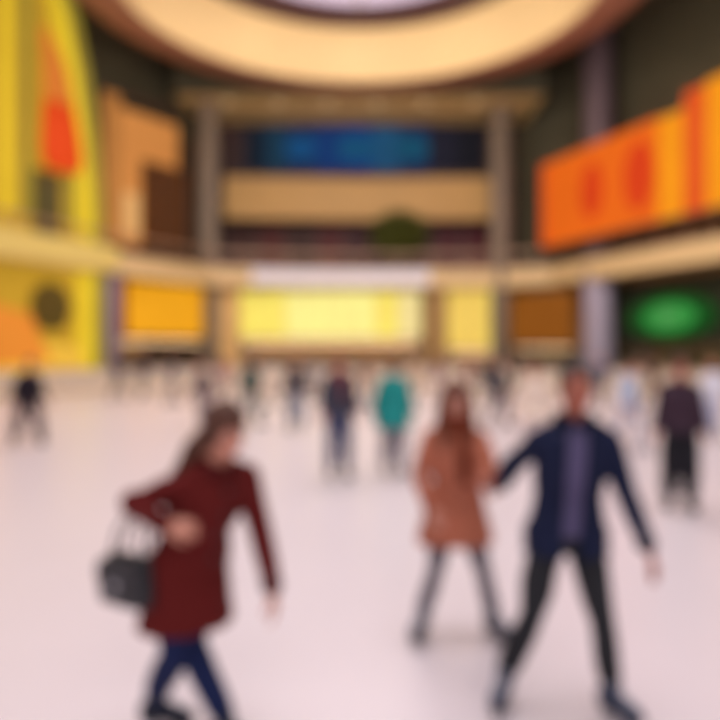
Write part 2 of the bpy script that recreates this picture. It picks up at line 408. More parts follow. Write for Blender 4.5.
# ---- man in navy jacket
b = V(1.05, 3.66, 0)
J = rel(dict(pelvis=(1.05, 3.68, .90), neck=(1.08, 3.64, 1.455), head=(1.082, 3.60, 1.635),
    shR=(.905, 3.66, 1.365), elR=(.80, 3.86, 1.19), wrR=(.775, 4.00, 1.08),
    shL=(1.255, 3.63, 1.365), elL=(1.335, 3.60, 1.09), wrL=(1.40, 3.50, .86),
    hipR=(.955, 3.68, .87), knR=(.86, 3.60, .50), anR=(.745, 3.72, .15),
    hipL=(1.14, 3.67, .87), knL=(1.19, 3.54, .50), anL=(1.25, 3.58, .15),
    toeR=(-.45, -1, 0), toeL=(.4, -1, 0), hdR=(-.12, 1, -.1), pnR=(-1, 0, -.1), hdL=(.25, -.2, -.8), pnL=(-.9, .2, 0)), b)
make_person('man in open navy jacket and dark trousers skating with legs apart beside the tan coat', b, J, (-.05, -1, -.12),
    dict(hair=hairmat(38, 28, 26), skin=SKIN_TAN, top=cloth(24, 30, 58), trim=cloth(18, 22, 44), legs=cloth(42, 42, 46), shirt=cloth(92, 84, 118), open=.045, hem=.80, flare=.035,
         boot=cloth(70, 76, 96), legw=1.0, curlR=.6, curlL=.5), 2)

# ---- woman in tan coat, holding his hand
b = V(.61, 4.58, 0)
J = rel(dict(pelvis=(.605, 4.58, .84), neck=(.60, 4.55, 1.345), head=(.600, 4.52, 1.508),
    shR=(.445, 4.56, 1.26), elR=(.375, 4.55, 1.02), wrR=(.435, 4.40, .86),
    shL=(.755, 4.55, 1.26), elL=(.79, 4.36, 1.10), wrL=(.712, 4.235, 1.06),
    hipR=(.525, 4.58, .81), knR=(.475, 4.50, .46), anR=(.40, 4.60, .15),
    hipL=(.685, 4.58, .81), knL=(.765, 4.50, .46), anL=(.85, 4.62, .15),
    toeR=(-.4, -1, 0), toeL=(.4, -1, 0), hdR=(.15, -.4, -.6), pnR=(.8, .5, 0), hdL=(.12, -1, .06), pnL=(1, 0, .2)), b)
make_person('woman in tan orange coat and grey trousers with long auburn hair on the ice', b, J, (.12, -1, -.15),
    dict(fem=True, hair=hairmat(104, 50, 28), hairstyle='longfront', top=cloth(180, 106, 82), trim=cloth(156, 86, 64), topname='coat', legs=cloth(112, 106, 114), hem=.62, flare=.055, bulk=.034, scarf=cloth(112, 50, 30),
         boot=cloth(110, 108, 118), legw=.85, buttons=True, curlR=.5, curlL=.75, k=.98, hat=None), 2)

# ---- other skaters and onlookers
def generic(label, px, d, st, face=0.0, stride=.2, spread=.08, arms=.15, h=1.72, detail=1, bent=0.0, group=None, cat='person', xy=None):
    """face: angle of facing, 0 = towards the camera, 90 = to the right of the picture"""
    s = h/1.75; lift = .06 if st.get('skates', True) else .0
    X = .17*s
    J = dict(pelvis=(0, 0, .92*s+lift-stride*.12), neck=(0, -.02-bent*.25, 1.42*s+lift-stride*.1-bent*.05), head=(0, -.06-bent*.32, 1.60*s+lift-stride*.1-bent*.06))
    pz = J['pelvis'][2]; nz = J['neck'][2]
    for sg, n in ((-1, 'R'), (1, 'L')):
        # facing -y: right side is at -x
        ph = sg*stride
        J['sh'+n] = (sg*X*1.04, -.01-bent*.2, nz-.06)
        J['el'+n] = (sg*(X+.05+arms*.5), .02 + ph*.45 - bent*.05, nz-.33*s)
        J['wr'+n] = (sg*(X+.07+arms), -.08 + ph*.75 - bent*.1, nz-.54*s)
        J['hip'+n] = (sg*.09, 0, pz-.03)
        J['kn'+n] = (sg*(.10+spread*.5), -.05 - ph*.35, (pz+.12)*.5+.02)
        J['an'+n] = (sg*(.10+spread), .06 - ph*.8, .09+lift)
        J['toe'+n] = (sg*.25, -1, 0)
    base = V((px-360)/F*d, d, 0) if xy is None else V(xy[0], xy[1], 0)
    return make_person(label, base, J, (0, -1, -.06), st, detail, math.radians(face), group, cat)

H_DK, H_BR, H_BL, H_LB = hairmat(30, 24, 22), hairmat(70, 44, 28), hairmat(14, 13, 14), hairmat(150, 108, 70)
generic('person in plum top and black trousers skating near the right edge', 680, 8.3, dict(hair=H_DK, skin=SKIN_TAN, top=cloth(62, 44, 56), legs=cloth(36, 34, 40), legw=1.6, bulk=.05, boot=cloth(70, 70, 80)), face=-20, stride=.06, spread=.01, arms=.03, h=1.74)
generic('skater in maroon jacket with dark blue jeans, upright in the middle distance', 339, 10.5, dict(hair=hairmat(74, 34, 28), skin=SKIN_TAN, top=cloth(66, 64, 76), trim=cloth(120, 50, 46), scarf=cloth(124, 48, 44), bulk=.062, legw=1.4, legs=cloth(74, 78, 108), boot=cloth(90, 90, 104)), face=10, stride=.03, spread=.015, arms=.02, h=1.78)
generic('skater in teal jacket with grey trousers and brown hair', 393, 10.8, dict(hair=hairmat(120, 80, 48), hairstyle='pony', fem=True, top=cloth(36, 140, 136), legs=cloth(136, 128, 136), legw=1.5, boot=cloth(150, 145, 150), bulk=.085, flare=.04, hem=.72), face=165, stride=.08, spread=.03, arms=.06, h=1.72)
generic('skater in black jacket beside the yellow arch at the left edge', 28, 14.4, dict(hair=H_BL, top=cloth(36, 28, 36), legs=cloth(66, 54, 62), bulk=.11, legw=1.7, boot=cloth(90, 85, 95)), face=40, stride=.22, spread=.10, arms=.14, h=1.72, bent=.3)
generic('skater in cream coat partly behind the man in the navy jacket', 535, 12.2, dict(hair=H_LB, fem=True, hairstyle='long', top=cloth(236, 214, 196), legs=cloth(214, 200, 200), hem=.72, flare=.08, bulk=.07, boot=cloth(230, 225, 225)), face=-30, stride=.16, spread=.06, arms=.10, h=1.64)
generic('skater in pale blue jacket and light jeans behind the navy jacket', 628, 13.5, dict(hair=H_DK, top=cloth(186, 194, 214), legs=cloth(178, 178, 196), boot=cloth(210, 210, 220), bulk=.04), face=25, stride=.2, spread=.1, arms=.12, h=1.66)
generic('skater in white jacket cut by the right edge of the picture', 714, 15.5, dict(hair=H_LB, top=cloth(222, 222, 234), legs=cloth(196, 198, 220), boot=cloth(220, 220, 226), bulk=.04), face=-60, stride=.2, spread=.06, arms=.1, h=1.68)
generic('skater in charcoal jacket between the tan coat and the cream coat', 499, 18, dict(hair=H_BL, top=cloth(80, 76, 80), legs=cloth(120, 112, 118), legw=1.4, bulk=.10), face=60, stride=.25, spread=.1, arms=.12, h=1.70, detail=0)
generic('skater in grey brown jumper just above the maroon coat woman', 203, 17, dict(hair=H_BR, bulk=.07, legw=1.5, top=cloth(118, 100, 98), legs=cloth(136, 124, 128), boot=cloth(170, 160, 160)), face=-45, stride=.2, spread=.08, arms=.1, h=1.68, detail=0)
generic('skater in dark green jacket and grey trousers left of the brown jacketed skater', 250, 18, dict(hair=H_BL, top=cloth(40, 70, 66), legs=cloth(120, 126, 124), bulk=.12, legw=1.5, boot=cloth(90, 90, 90)), face=80, stride=.28, spread=.1, arms=.16, h=1.75, detail=0)
generic('skater in brown jacket and pale grey blue jeans left of the maroon jacket', 296, 17, dict(hair=H_DK, top=cloth(92, 82, 82), legs=cloth(128, 134, 152), legw=1.6, boot=cloth(160, 160, 170), bulk=.10), face=-10, stride=.12, spread=.08, arms=.08, h=1.75, detail=0)
generic('skater in mauve jacket far off between teal and tan figures', 437, 27, dict(hair=H_BR, fem=True, hairstyle='long', top=cloth(134, 108, 110), legs=cloth(190, 176, 176)), face=30, stride=.2, spread=.08, arms=.1, h=1.7, detail=0)
generic('skater in slate grey jacket far off near the left barrier', 172, 26, dict(hair=H_DK, top=cloth(112, 108, 112), legs=cloth(150, 140, 142)), face=-70, stride=.25, spread=.08, arms=.14, h=1.7, detail=0)
generic('skater in rust jumper far off beside the teal jacket', 366, 25, dict(hair=H_BR, top=cloth(134, 96, 80), legs=cloth(150, 140, 146)), face=100, stride=.2, spread=.08, arms=.1, h=1.7, detail=0)
generic('skater in white fleece far off right of the dark green jacket', 272, 24, dict(hair=H_LB, top=cloth(216, 204, 192), legs=cloth(168, 160, 160)), face=-100, stride=.22, spread=.08, arms=.1, h=1.66, detail=0)

for (px_, d_, lab_, c1_, c2_, f_) in (
    (118, 29, 'far skater in dark slate jacket just right of the yellow arch foot', (66, 70, 80), (80, 84, 92), 60),
    (143, 31, 'far skater in blackish blue jacket below the amber sign', (52, 56, 66), (90, 92, 98), -50),
    (224, 29, 'far skater in rose jacket behind the head of the maroon coat woman', (150, 104, 104), (120, 110, 112), 40),
    (316, 28, 'far skater in silver grey jacket beside the maroon jacketed skater', (150, 150, 156), (110, 108, 116), -80),
    (414, 30, 'far skater in beige jacket just right of the teal jacket', (186, 160, 136), (120, 108, 104), 20),
    (468, 31, 'far skater in dusty red jacket behind the head of the tan coat woman', (140, 92, 84), (110, 100, 104), 90),
    (486, 26, 'far skater in black jacket left of the charcoal jacketed skater', (56, 52, 56), (84, 78, 84), -30),
    (516, 28, 'far skater in olive grey jacket right of the charcoal jacketed skater', (92, 84, 74), (76, 70, 74), 50),
    (601, 24, 'far skater in navy grey jacket at the foot of the lavender column', (84, 84, 104), (100, 98, 110), -60),
    (652, 25, 'far skater in dark umber jacket left of the plum top', (78, 60, 54), (90, 80, 82), 30)):
    generic(lab_, px_, d_, dict(hair=(H_DK, H_BR, H_BL)[int(px_) % 3], top=cloth(*c1_), legs=cloth(*c2_), bulk=.045), face=f_, stride=.2, spread=.08, arms=.12, h=1.64 + (px_ % 7)*.02, detail=0)
# onlookers behind the barrier (no skates)
on = [(-11.2, 37.6, 'onlooker in a slate coat behind the barrier next to the mauve pillar', (70, 74, 84), (60, 60, 66), 0),
      (-9.6, 39.6, 'onlooker in a charcoal coat behind the barrier under the amber shop sign', (60, 56, 58), (70, 66, 70), 20),
      (-7.9, 40.6, 'onlooker in a plum coat behind the barrier at the right end of the amber sign', (100, 70, 76), (70, 60, 62), -10),
      (-5.2, 41.3, 'onlooker in a bottle green coat behind the barrier under the yellow sign', (50, 70, 66), (70, 70, 70), 15),
      (-2.6, 41.6, 'onlooker in a brown coat behind the barrier left of the maroon jacketed skater', (110, 84, 66), (80, 70, 66), -20),
      (1.2, 41.8, 'onlooker in an ochre coat behind the barrier under the middle of the yellow sign', (160, 116, 66), (90, 80, 70), 0),
      (6.6, 41.2, 'onlooker in a khaki coat behind the barrier under the golden shop sign', (120, 100, 62), (76, 70, 64), 10),
      (8.6, 40.6, 'onlooker in a dark grey coat behind the barrier under the brown shop sign', (76, 70, 66), (60, 56, 56), -15),
      (10.4, 39.4, 'onlooker in a black coat behind the barrier left of the lavender column', (44, 40, 44), (50, 46, 50), 5),
      (13.9, 35.6, 'onlooker in a burgundy coat behind the barrier below the green oval sign', (96, 50, 50), (50, 46, 50), 0)]
for x, y, lab, c1, c2, f in on:
    generic(lab, 0, 0, dict(hair=random.choice((H_DK, H_BR, H_BL)), top=cloth(*c1), legs=cloth(*c2), skates=False, bulk=.04, hem=.7), face=f, stride=.05, spread=.04, arms=.04, h=1.68+random.random()*.12, detail=0, xy=(x, y))

# ------------------------------------------------------------------ setting
def poly(bm, pts2, z0, z1):
    lo = [bm.verts.new((p[0], p[1], z0)) for p in pts2]; hi = [bm.verts.new((p[0], p[1], z1)) for p in pts2]
    n = len(pts2)
    bm.faces.new(lo[::-1]); bm.faces.new(hi)
    for i in range(n): bm.faces.new((lo[i], lo[(i+1) % n], hi[(i+1) % n], hi[i]))
def seg(bm, p0, p1, z0, z1, th, out=1):
    """upright slab along p0-p1 with thickness th to the left of the direction"""
    p0, p1 = Vector(p0[:2]), Vector(p1[:2]); d = (p1-p0).normalized(); n = Vector((-d.y, d.x))*th
    poly(bm, [p0, p1, p1+n, p0+n], z0, z1)
def strip(bm, pts, z0, z1, th):
    """continuous wall along a polyline"""
    pts = [Vector(p) for p in pts]; offs = []
    for i in range(len(pts)):
        d = (pts[min(i+1, len(pts)-1)] - pts[max(i-1, 0)]).normalized(); offs.append(pts[i] + Vector((-d.y, d.x))*th)
    n = len(pts); vs = [[bm.verts.new((p.x, p.y, z)) for p in L] for L in (pts, offs) for z in (z0, z1)]
    a, b_, c, d_ = vs
    for i in range(n-1):
        bm.faces.new((a[i], a[i+1], b_[i+1], b_[i])); bm.faces.new((c[i+1], c[i], d_[i], d_[i+1]))
        bm.faces.new((b_[i], b_[i+1], d_[i+1], d_[i])); bm.faces.new((a[i+1], a[i], c[i], c[i+1]))
    bm.faces.new((a[0], b_[0], d_[0], c[0])); bm.faces.new((a[-1], c[-1], d_[-1], b_[-1]))

# ice
m = mat('ice', rgb(232, 218, 222), .33, noise_scale=.8, noise_amt=.035, bump=.02, spec=.6)
nt = m.node_tree; bs = nt.nodes['Principled BSDF']
tc = nt.nodes.new('ShaderNodeTexCoord'); mp = nt.nodes.new('ShaderNodeMapping'); mp.inputs['Scale'].default_value = (1.0, .12, 1); mp.inputs['Rotation'].default_value = (0, 0, .5)
n2 = nt.nodes.new('ShaderNodeTexNoise'); n2.inputs['Scale'].default_value = 22; n2.inputs['Detail'].default_value = 8
rp = nt.nodes.new('ShaderNodeMapRange'); rp.inputs['To Min'].default_value = .22; rp.inputs['To Max'].default_value = .48
nt.links.new(tc.outputs['Object'], mp.inputs['Vector']); nt.links.new(mp.outputs['Vector'], n2.inputs['Vector']); nt.links.new(n2.outputs['Fac'], rp.inputs['Value']); nt.links.new(rp.outputs['Result'], bs.inputs['Roughness'])
ICE = m
# rink outline: straight sides and round far end
rink = [(-14.6, -8), (-14.6, 27)]
for i in range(1, 24):
    t = PI - PI*i/24; rink.append((14.6*math.copysign(abs(math.cos(t))**.8, math.cos(t)), 27 + 12.4*abs(math.sin(t))**.8))
rink += [(14.6, 27), (14.6, -8)]
bm = bmesh.new(); poly(bm, rink, -.05, 0); tag(obj('floor', bm, ICE), kind='structure')
m = mat('stone_tiles', rgb(170, 150, 128), .3, noise_scale=1.2, noise_amt=.12)
nt = m.node_tree; br = nt.nodes.new('ShaderNodeTexBrick'); br.inputs['Scale'].default_value = 1.0; br.offset = 0; br.inputs['Brick Width'].default_value = .8; br.inputs['Row Height'].default_value = .8; br.inputs['Mortar Size'].default_value = .008
br.inputs['Color1'].default_value = rgb(176, 154, 130); br.inputs['Color2'].default_value = rgb(160, 140, 118); br.inputs['Mortar'].default_value = rgb(90, 80, 70)
tc = nt.nodes.new('ShaderNodeTexCoord'); nt.links.new(tc.outputs['Object'], br.inputs['Vector']); nt.links.new(br.outputs['Color'], nt.nodes['Principled BSDF'].inputs['Base Color'])
bm = bmesh.new(); poly(bm, [(-26, -8), (26, -8), (26, 54), (-26, 54)], -.15, -.052); tag(obj('floor', bm, m), kind='structure')
# raised concourse around the rink
bm = bmesh.new()
outer = []
for p in rink:
    outer.append((p[0], p[1]))
n = len(rink)
c0 = [bm.verts.new((p[0]*1.0, p[1], 0)) for p in rink]
o0 = []
for p in rink:
    v = Vector((p[0], p[1] - 27)) if p[1] > 27 else Vector((p[0], 0)); v = v.normalized()
    o0.append(bm.verts.new((p[0] + v.x*12, p[1] + v.y*12, 0)))
for i in range(n-1): bm.faces.new((c0[i], c0[i+1], o0[i+1], o0[i]))
tag(obj('floor', bm, m), kind='structure')

# barrier
BW = mat('barrier_white', rgb(206, 190, 176), .45, noise_scale=3, noise_amt=.05)
BR = mat('barrier_rail', rgb(196, 176, 150), .35, .3, noise_scale=8, noise_amt=.05)
t = empty('rink_barrier', (0, 39.4, 0)); tag(t, 'white dasher board barrier with a beige top rail around the far end of the ice', 'barrier')
def shift(bm): bmesh.ops.translate(bm, verts=bm.verts, vec=(0, -39.4, 0)); return bm
bm = bmesh.new(); strip(bm, rink, .0, .22, .12); obj('kick_board', shift(bm), mat('kick_yellow', rgb(206, 186, 150), .5, noise_scale=4, noise_amt=.08), t)
vis = rink[1:-1]
for i in range(len(vis)-1):
    bm = bmesh.new(); p0, p1 = Vector(vis[i]), Vector(vis[i+1]); g = (p1-p0).normalized()*.015
    seg(bm, p0+g, p1-g, .22, 1.03, .12); obj('board', shift(bm), BW, t)
for a, b_ in ((rink[0], rink[1]), (rink[-2], rink[-1])):
    bm = bmesh.new(); seg(bm, a, b_, .22, 1.03, .12); obj('board', shift(bm), BW, t)
bm = bmesh.new(); strip(bm, [(p[0], p[1]-.02) for p in rink], 1.03, 1.12, .16); obj('top_rail', shift(bm), BR, t)

# facade lines
Fl = [(-19.5, 20), (-18.2, 25.5), (-13.2, 37), (-9, 43.6), (-4.5, 44.8), (0, 45.1), (4.5, 44.9), (9, 44.4), (11.4, 43.4), (15.9, 31.9), (19, 23)]
Wl = [(-21.6, 20), (-20.3, 25), (-15.3, 38.2), (-10.6, 46.4), (-9.8, 48), (10.4, 48), (13.4, 44.6), (17.9, 32.7), (21.3, 23)]
OLIVE = mat('dark_olive_wall', rgb(80, 76, 58), .7, noise_scale=.5, noise_amt=.25)
CREAM = mat('cream_plaster', rgb(222, 192, 142), .6, noise_scale=.8, noise_amt=.05)
PINK = mat('pink_plaster', rgb(160, 112, 92), .65, noise_scale=.6, noise_amt=.06)
GOLD = mat('gold_plaster', rgb(186, 146, 84), .55, noise_scale=.5, noise_amt=.15)
TAN = mat('tan_plaster', rgb(150, 122, 84), .65, noise_scale=.6, noise_amt=.1)
GLASS = mat('glass', rgb(220, 230, 230), .05, trans=1.0, spec=.5)
WHITE = mat('white_panel', rgb(222, 216, 218), .5, noise_scale=2, noise_amt=.03)
DARKM = mat('dark_maroon_wall', rgb(58, 34, 36), .6, noise_scale=1, noise_amt=.25)
COLM = mat('column_stone', rgb(128, 112, 96), .5, noise_scale=1.5, noise_amt=.12)
LAVC = mat('column_lit_tone', rgb(172, 162, 184), .45, noise_scale=1.5, noise_amt=.08)
MAUVE = mat('column_mauve', rgb(128, 112, 132), .5, noise_scale=1.5, noise_amt=.08)

def st_(name, bm, m, smooth=False): return tag(obj(name, bm, m, None, smooth), kind='structure')
bm = bmesh.new(); strip(bm, Wl[:5], 7.2, 20.6, .3); st_('wall_left', bm, OLIVE)
bm = bmesh.new(); strip(bm, Wl[4:6], 7.2, 20.6, .3); st_('wall_back', bm, DARKM)
bm = bmesh.new(); strip(bm, Wl[5:], 7.2, 20.6, .3); st_('wall_right', bm, OLIVE)
# ground floor walls
bm = bmesh.new(); strip(bm, Wl, 0, 7.2, .35); st_('wall_back', bm, TAN)
# level two slab (ring between fascia and wall)
def slab(z0, z1, A, B, m, name='trim_1'):
    bm = bmesh.new(); poly(bm, list(A) + list(B)[::-1], z0, z1); return st_(name, bm, m)
slab(6.3, 6.98, [(p[0], p[1]+.28) for p in Fl], Wl, TAN, 'trim_1')
bm = bmesh.new(); strip(bm, Fl, 6.15, 7.05, .25); st_('trim_2', bm, CREAM)
bm = bmesh.new(); strip(bm, [(p[0]*.995, p[1]-.06) for p in Fl], 6.02, 6.15, .40); st_('trim_3', bm, CREAM)
# white fascia panel at the centre
bm = bmesh.new(); strip(bm, [(-6.6, 44.05), (-4.5, 44.6), (0, 44.9), (4.3, 44.7)], 6.15, 7.08, .1)
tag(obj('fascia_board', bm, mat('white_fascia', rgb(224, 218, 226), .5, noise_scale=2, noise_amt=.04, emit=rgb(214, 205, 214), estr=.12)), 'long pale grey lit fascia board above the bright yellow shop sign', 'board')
# railing level two
t = empty('balcony_railing', (0, 45.1, 7.45)); tag(t, 'glass balcony railing with pinkish tan handrail on the lower gallery', 'railing')
RAILM = mat('rail_tan', rgb(178, 142, 116), .4, .2, noise_scale=8, noise_amt=.06)
def sh2(bm, z=-7.45, y=-45.1): bmesh.ops.translate(bm, verts=bm.verts, vec=(0, y, z)); return bm
bm = bmesh.new(); strip(bm, [(p[0], p[1]+.1) for p in Fl[1:-1]], 8.02, 8.14, .12); obj('handrail', sh2(bm), RAILM, t)
bm = bmesh.new(); strip(bm, [(p[0], p[1]+.1) for p in Fl[1:-1]], 7.05, 7.22, .10); obj('lower_rail', sh2(bm), RAILM, t)
for i in range(1, len(Fl)-2):
    p0, p1 = Vector(Fl[i]), Vector(Fl[i+1]); L = (p1-p0).length; nn = max(1, int(L/1.6))
    for k in range(nn+1):
        if k == nn and i < len(Fl)-3: continue
        p = p0.lerp(p1, k/nn); bm = bmesh.new(); box(bm, (p.x, p.y+.16, 7.62), (.06, .06, .84)); obj('post', sh2(bm), RAILM, t)
# upper gallery between columns
bm = bmesh.new(); strip(bm, [(-8.6, 45.6), (0, 46.2), (8.3, 45.8)], 10.6, 12.9, .3); st_('trim_4', bm, GOLD)
bm = bmesh.new(); strip(bm, [(-8.6, 45.5), (0, 46.1), (8.3, 45.7)], 12.9, 13.1, .5); st_('trim_5', bm, GOLD)
bm = bmesh.new(); strip(bm, [(-8.6, 45.5), (0, 46.1), (8.3, 45.7)], 10.45, 10.6, .5); st_('trim_5', bm, GOLD)
slab(11.6, 11.9, [(-8.9, 45.9), (0, 46.5), (8.6, 46.1)], [(-9.8, 47.9), (10.2, 47.9)], TAN, 'trim_6')
# gold panels lines on parapet
t = empty('parapet_panelling', (0, 45.9, 10.6)); tag(t, 'row of raised gold panels on the upper gallery parapet', 'panelling')
for i in range(12):
    x = -7.7 + i*1.36; y = 44.7 + .6*(1-abs(x)/8.6) - .05 if x < 0 else 44.9 + .4*(1-abs(x)/8.3) - .05
    bm = bmesh.new(); box(bm, (x, y-45, 1.15), (1.2, .08, 1.5)); obj('panel', bm, GOLD, t)
# bulkhead ceiling over the gallery
slab(17.2, 17.6, [(-11, 42.6), (11, 42.6)], [(-11, 48), (11, 48)], mat('bulkhead', rgb(214, 186, 126), .7, noise_scale=.8, noise_amt=.15), 'ceiling')
bm = bmesh.new(); box(bm, (0, 42.5, 18.9), (22, .2, 3.4)); st_('wall_back', bm, OLIVE)
# main ceiling
bm = bmesh.new()
nR = 64; ctr = (0, 29.9)
inn = [bm.verts.new((ctr[0]+12.0*math.cos(2*PI*i/nR), ctr[1]+12.0*math.sin(2*PI*i/nR), 20.5)) for i in range(nR)]
outv = []
for i in range(nR):
    a = 2*PI*i/nR; dx, dy = math.cos(a), math.sin(a)
    tx = 26/abs(dx) if abs(dx) > 1e-6 else 1e9; ty = (24 if dy > 0 else 40)/abs(dy) if abs(dy) > 1e-6 else 1e9; tt = min(tx, ty)
    outv.append(bm.verts.new((ctr[0]+dx*tt, ctr[1]+dy*tt, 20.5)))
for i in range(nR): bm.faces.new((inn[i], inn[(i+1) % nR], outv[(i+1) % nR], outv[i]))
st_('ceiling', bm, OLIVE)
# round ceiling drum: profile of revolution
def revolve(profile, n=96, c=ctr):
    bm = bmesh.new(); rs = []
    for r, z in profile: rs.append([bm.verts.new((c[0]+r*math.cos(2*PI*i/n), c[1]+r*math.sin(2*PI*i/n), z)) for i in range(n)])
    for a, b_ in zip(rs, rs[1:]):
        for i in range(n): bm.faces.new((a[i], a[(i+1) % n], b_[(i+1) % n], b_[i]))
    return bm
st_('ceiling', revolve([(12.1, 20.5), (12.15, 17.15), (12.0, 17.0), (10.05, 16.95)]), PINK, True)
CR2 = mat('cream_cove', rgb(234, 204, 150), .6, noise_scale=.4, noise_amt=.04)
st_('ceiling', revolve([(10.05, 16.95), (9.95, 17.05), (9.5, 18.0), (8.95, 18.85), (8.6, 19.25)]), CR2, True)
st_('ceiling', revolve([(8.6, 19.25), (8.4, 19.27), (6.8, 19.32), (6.7, 19.6)]), mat('dark_cove', rgb(74, 44, 46), .5, noise_scale=.8, noise_amt=.1), True)
SKY = mat('skylight', rgb(200, 190, 215), .3, emit=rgb(206, 192, 222), estr=.62)
bm = revolve([(6.75, 19.6), (.01, 19.7)]); bmesh.ops.remove_doubles(bm, verts=bm.verts, dist=.02)
w = tag(obj('window_1', bm, SKY), kind='structure')
for i in range(8):
    bm = bmesh.new(); box(bm, (ctr[0]+3.6*math.cos(PI*i/4), ctr[1]+3.6*math.sin(PI*i/4), 19.5), (7.2, .12, .12), PI*i/4); obj('frame', bm, STEEL, w)

# columns
def column(x, y, z0, z1, r, m):
    bm = bmesh.new(); cyl(bm, (x, y, z0), r, z1-z0, 32); cyl(bm, (x, y, z0), r*1.18, .3, 32); cyl(bm, (x, y, z1-.3), r*1.2, .3, 32); return st_('column', bm, m, False)
column(-9.35, 44.3, 6.2, 17.2, .62, COLM); column(-9.35, 44.9, 0, 6.2, .5, COLM); column(8.75, 45.0, 0, 17.2, .62, COLM)
column(13.45, 40.6, 6.2, 20.4, .80, mat('column_shade_tone', rgb(104, 86, 94), .5, noise_scale=1.5, noise_amt=.12)); column(13.45, 40.6, 0, 6.2, .80, LAVC)  # one column: light painted in, paler colour where lit below, darker above
column(-13.15, 38.0, 0, 6.2, .5, MAUVE)
column(4.9, 45.8, 0, 6.3, .5, mat('column_tan', rgb(186, 150, 100), .5, noise_scale=2, noise_amt=.08)); column(-8.4, 45.6, 0, 6.3, .8, mat('column_sand', rgb(232, 190, 126), .5, noise_scale=2, noise_amt=.08))

# ---- shops on the ground floor
SHOPL = mat('shop_fill', rgb(255, 220, 170), .4, emit=rgb(255, 214, 160), estr=9); SHOPD = mat('dim_shop_fill', rgb(255, 210, 160), .4, emit=rgb(255, 206, 160), estr=5)
def storefront(name, label, p0, p1, sign_col, s, sz, glow, doorcol, nwin=4, cat='shop front', signname='sign_panel', pieces=1, parts=None):
    """recessed shop: backlit sign over glass doors with shelves inside"""
    p0, p1 = Vector(p0), Vector(p1); d = (p1-p0); L = d.length; ang = math.atan2(d.y, d.x); mid = (p0+p1)/2
    t = empty(name, (mid.x, mid.y, 0), ang); tag(t, label, cat)
    bm = bmesh.new(); box(bm, (0, .0, sz[0]-.12), (L, .25, .24)); box(bm, (0, 0, sz[1]+.1), (L, .25, .2))
    for sx in (-1, 1): box(bm, (sx*(L/2-.1), 0, sz[1]/2), (.2, .25, sz[1]))
    obj('door_frame', bm, doorcol, t)
    w = L/pieces
    for i in range(pieces):
        bm = bmesh.new(); box(bm, (-L/2 + w*(i+.5), -.05, (sz[0]+sz[1])/2), (w-.06, .18, sz[1]-sz[0]))
        c = sign_col[i % len(sign_col)]
        obj(signname, bm, c, t)
    ww = (L-.4)/nwin
    for i in range(nwin):
        bm = bmesh.new(); box(bm, (-L/2+.2+ww*(i+.5), .0, (sz[0]-.24)/2), (ww-.08, .03, sz[0]-.3)); pane = obj('glass_pane', bm, GLASS, t)
        if i % 2 == 0:
            bm = bmesh.new(); box(bm, (-L/2+.2+ww*(i+.9), -.06, 1.1), (.04, .05, .5)); obj('door_handle', bm, STEEL, t)
    bm = bmesh.new(); box(bm, (0, 1.1, (sz[0]-.24)/2), (L-.2, .05, sz[0]-.25)); obj('back_panel', bm, glow, t)
    bm = bmesh.new(); box(bm, (0, .5, sz[0]-.3), (L-.5, .5, .05)); obj('fill_panel', bm, SHOPL if glow is GREYIN else SHOPD, t)  # glowing panel added to brighten the shop interior
    for i in range(3):
        bm = bmesh.new(); box(bm, (0, .9, .6+.6*i), (L-.6, .3, .05)); obj('shelf', bm, doorcol, t)
    return t
def emis(name, r, g, b, s, ns=1.0, amt=.25):
    m = mat(name, rgb(r, g, b), .4, noise_scale=None)
    nt = m.node_tree; b_ = nt.nodes['Principled BSDF']
    n = nt.nodes.new('ShaderNodeTexNoise'); n.inputs['Scale'].default_value = ns; tc = nt.nodes.new('ShaderNodeTexCoord'); nt.links.new(tc.outputs['Object'], n.inputs['Vector'])
    mx = nt.nodes.new('ShaderNodeMix'); mx.data_type = 'RGBA'; c = rgb(r, g, b)
    mx.inputs['A'].default_value = (c[0]*(1-amt), c[1]*(1-amt*1.3), c[2]*(1-amt*1.3), 1); mx.inputs['B'].default_value = (min(c[0]*(1+amt), 1), min(c[1]*(1+amt), 1), min(c[2]*(1+amt), 1), 1)
    nt.links.new(n.outputs['Fac'], mx.inputs['Factor']); nt.links.new(mx.outputs['Result'], b_.inputs['Emission Color']); b_.inputs['Emission Strength'].default_value = s
    b_.inputs['Specular IOR Level'].default_value = .12; b_.inputs['Roughness'].default_value = .7
    b_.inputs['Base Color'].default_value = (c[0]*.3, c[1]*.3, c[2]*.3, 1)
    return m
AMBER = emis('amber_lit', 236, 164, 30, .85); AMBER_D = emis('amber_deep', 158, 74, 20, .7)
YEL = emis('yellow_lit', 244, 222, 104, .95); YELP = emis('pale_yellow_lit', 250, 236, 140, .95); YEL2 = emis('cream_lit', 240, 220, 150, .85); GOLDL = emis('gold_lit', 234, 200, 96, .9)
BROWNL = emis('brown_lit', 140, 82, 24, .75)
BROWN = mat('brown_wood', rgb(110, 74, 44), .5, noise_scale=3, noise_amt=.2); DKB = mat('dark_brown', rgb(76, 56, 46), .5, noise_scale=3, noise_amt=.2)
TANF = mat('tan_frame', rgb(176, 140, 96), .5, noise_scale=3, noise_amt=.1)
GREYIN = mat('grey_interior', rgb(190, 164, 136), .6, noise_scale=1, noise_amt=.2)
storefront('storefront', 'shop front with wide amber backlit sign left of the yellow signs', (-14.0, 39.2), (-9.6, 45.0), [AMBER_D, AMBER, AMBER, AMBER, AMBER], .8, (2.9, 6.0), DKB, DKB, 4, pieces=5)
